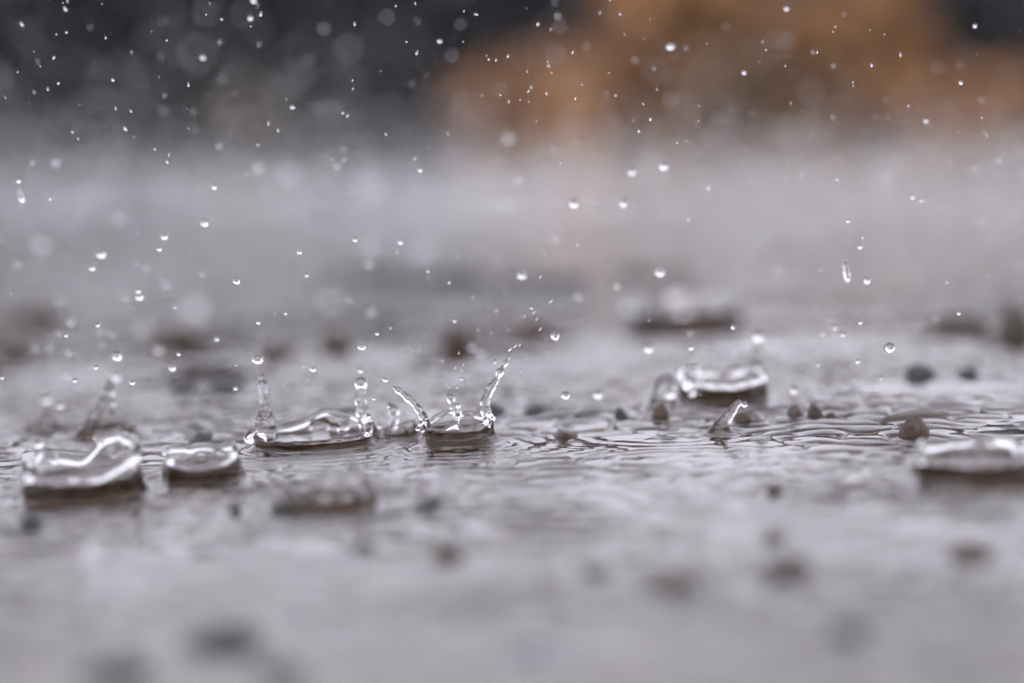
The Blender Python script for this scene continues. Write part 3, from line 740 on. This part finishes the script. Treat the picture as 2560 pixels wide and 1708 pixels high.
# ------------------------------------------------------------------ hedge and shrubs far behind
def shrub(name, label, cat, x0, x1, ytop, dist, mat, group, nleaf=2600, seed=1, leaf=0.07):
    """a shrub whose crown spans pixels x0..x1 and tops out at pixel ytop, standing dist metres away"""
    rg = np.random.default_rng(seed)
    px = dist / FPX
    c, w = (x0 + x1) / 2, (x1 - x0) * px
    d = ray(c, 330); bx, by = d.x * dist, dist
    top = P(c, ytop, dist).z
    root = bpy.data.objects.new(name, None); COL.objects.link(root); root.location = (bx, by, -0.0065)
    tag(root, label, cat, group)
    # trunk and limbs
    V, F = [], []
    def limb(p0, p1, r0, r1, n=6):
        ax = (p1 - p0); ax /= np.linalg.norm(ax); a = np.cross(ax, [0.3, 0.9, 0.1]); a /= np.linalg.norm(a); b_ = np.cross(ax, a)
        o_ = len(V)
        for p, r in ((p0, r0), (p1, r1)):
            for i in range(n):
                t = 2 * math.pi * i / n; V.append(p + r * (a * math.cos(t) + b_ * math.sin(t)))
        for i in range(n): F.append((o_ + i, o_ + (i + 1) % n, o_ + n + (i + 1) % n, o_ + n + i))
    for i in range(7):
        a = rg.uniform(0, 6.28); q = np.array([math.cos(a) * w * .3, math.sin(a) * w * .2, top * rg.uniform(.55, .9)])
        m_ = q * np.array([.35, .35, .5]); limb(np.array([0.02 * i - .06, 0, 0.0]), m_, top * .03, top * .02); limb(m_, q, top * .02, top * .006)
    link('trunk', mesh_np('trunk', V, F, M['bark']), root)
    # leaves in clumps
    ncl = 46
    cl = rg.normal(size=(ncl, 3)); cl /= np.linalg.norm(cl, axis=1, keepdims=True); cl *= rg.uniform(.35, 1, (ncl, 1)) ** .6
    cl[:, 0] *= w * .44; cl[:, 1] *= w * .3; cl[:, 2] = rg.uniform(0.02, 0.9, ncl) * top; cl[:, 0] *= np.sqrt(np.clip(1.08 - (cl[:, 2] / top) ** 2.5, 0.1, 1))
    which = rg.integers(0, ncl, nleaf)
    p = cl[which] + rg.normal(size=(nleaf, 3)) * np.array([w * .075, w * .07, top * .085])
    p[:, 2] = np.clip(p[:, 2], 0.02, None)
    u = rg.normal(size=(nleaf, 3)); u /= np.linalg.norm(u, axis=1, keepdims=True)
    v = np.cross(u, rg.normal(size=(nleaf, 3))); v /= np.linalg.norm(v, axis=1, keepdims=True)
    L = leaf * rg.uniform(.6, 1.3, (nleaf, 1)); nrm = np.cross(u, v)
    quad = np.stack([p - u * L, p + v * L * .45 + nrm * L * .12, p + u * L, p - v * L * .45 + nrm * L * .12], 1).reshape(-1, 3)
    link('crown', mesh_np('crown', quad, np.arange(nleaf * 4).reshape(-1, 4), mat, False), root)

HG = 'dark evergreens behind the road'
for i, (a, b_, tp, lab) in enumerate([
    (-610, 170, -360, 'dark evergreen bush cut by the top left corner'),
    (-190, 550, -280, 'dark evergreen bush at the upper left, left of the dull brown shrub'),
    (170, 890, -330, 'dark evergreen bush behind the dull brown shrub'),
    (510, 1210, -370, 'dark evergreen bush at the top, between the dull brown and rust shrubs'),
    (850, 1550, -320, 'dark evergreen bush just left of the rust shrubs'),
    (1210, 1990, -290, 'dark evergreen bush behind the tall rust shrub'),
    (1650, 2390, -310, 'dark evergreen bush behind the right rust shrub'),
    (2050, 2810, -350, 'dark evergreen bush in the top right corner')]):
    shrub('evergreen_bush', lab, 'bush', a, b_, tp, 24 + (i % 3), M['leaf_dark'], HG, 5200, 40 + i, 0.16)
RG = 'autumn shrubs behind the road'
for i, (a, b_, tp, dd, mt, lab) in enumerate([
    (1450, 1960, -150, 12.5, 'leaf_rust', 'tall rust coloured autumn shrub at the top right of centre'),
    (1130, 1560, 150, 12.0, 'leaf_rust', 'low rust coloured autumn shrub left of the tall one'),
    (1690, 2060, 110, 11.0, 'leaf_olive', 'dull olive brown shrub in front of the tall rust one'),
    (1880, 2330, -40, 12.6, 'leaf_rust', 'rust coloured autumn shrub right of the olive one'),
    (2220, 2760, 195, 12.2, 'leaf_rust', 'low rust coloured autumn shrub at the right edge'),
    (500, 740, 232, 13.0, 'leaf_dull', 'small dull brown shrub in front of the dark bushes at the left')]):
    shrub('autumn_shrub', lab, 'shrub', a, b_, tp, dd, M[mt], RG, 3000, 70 + i, 0.08)
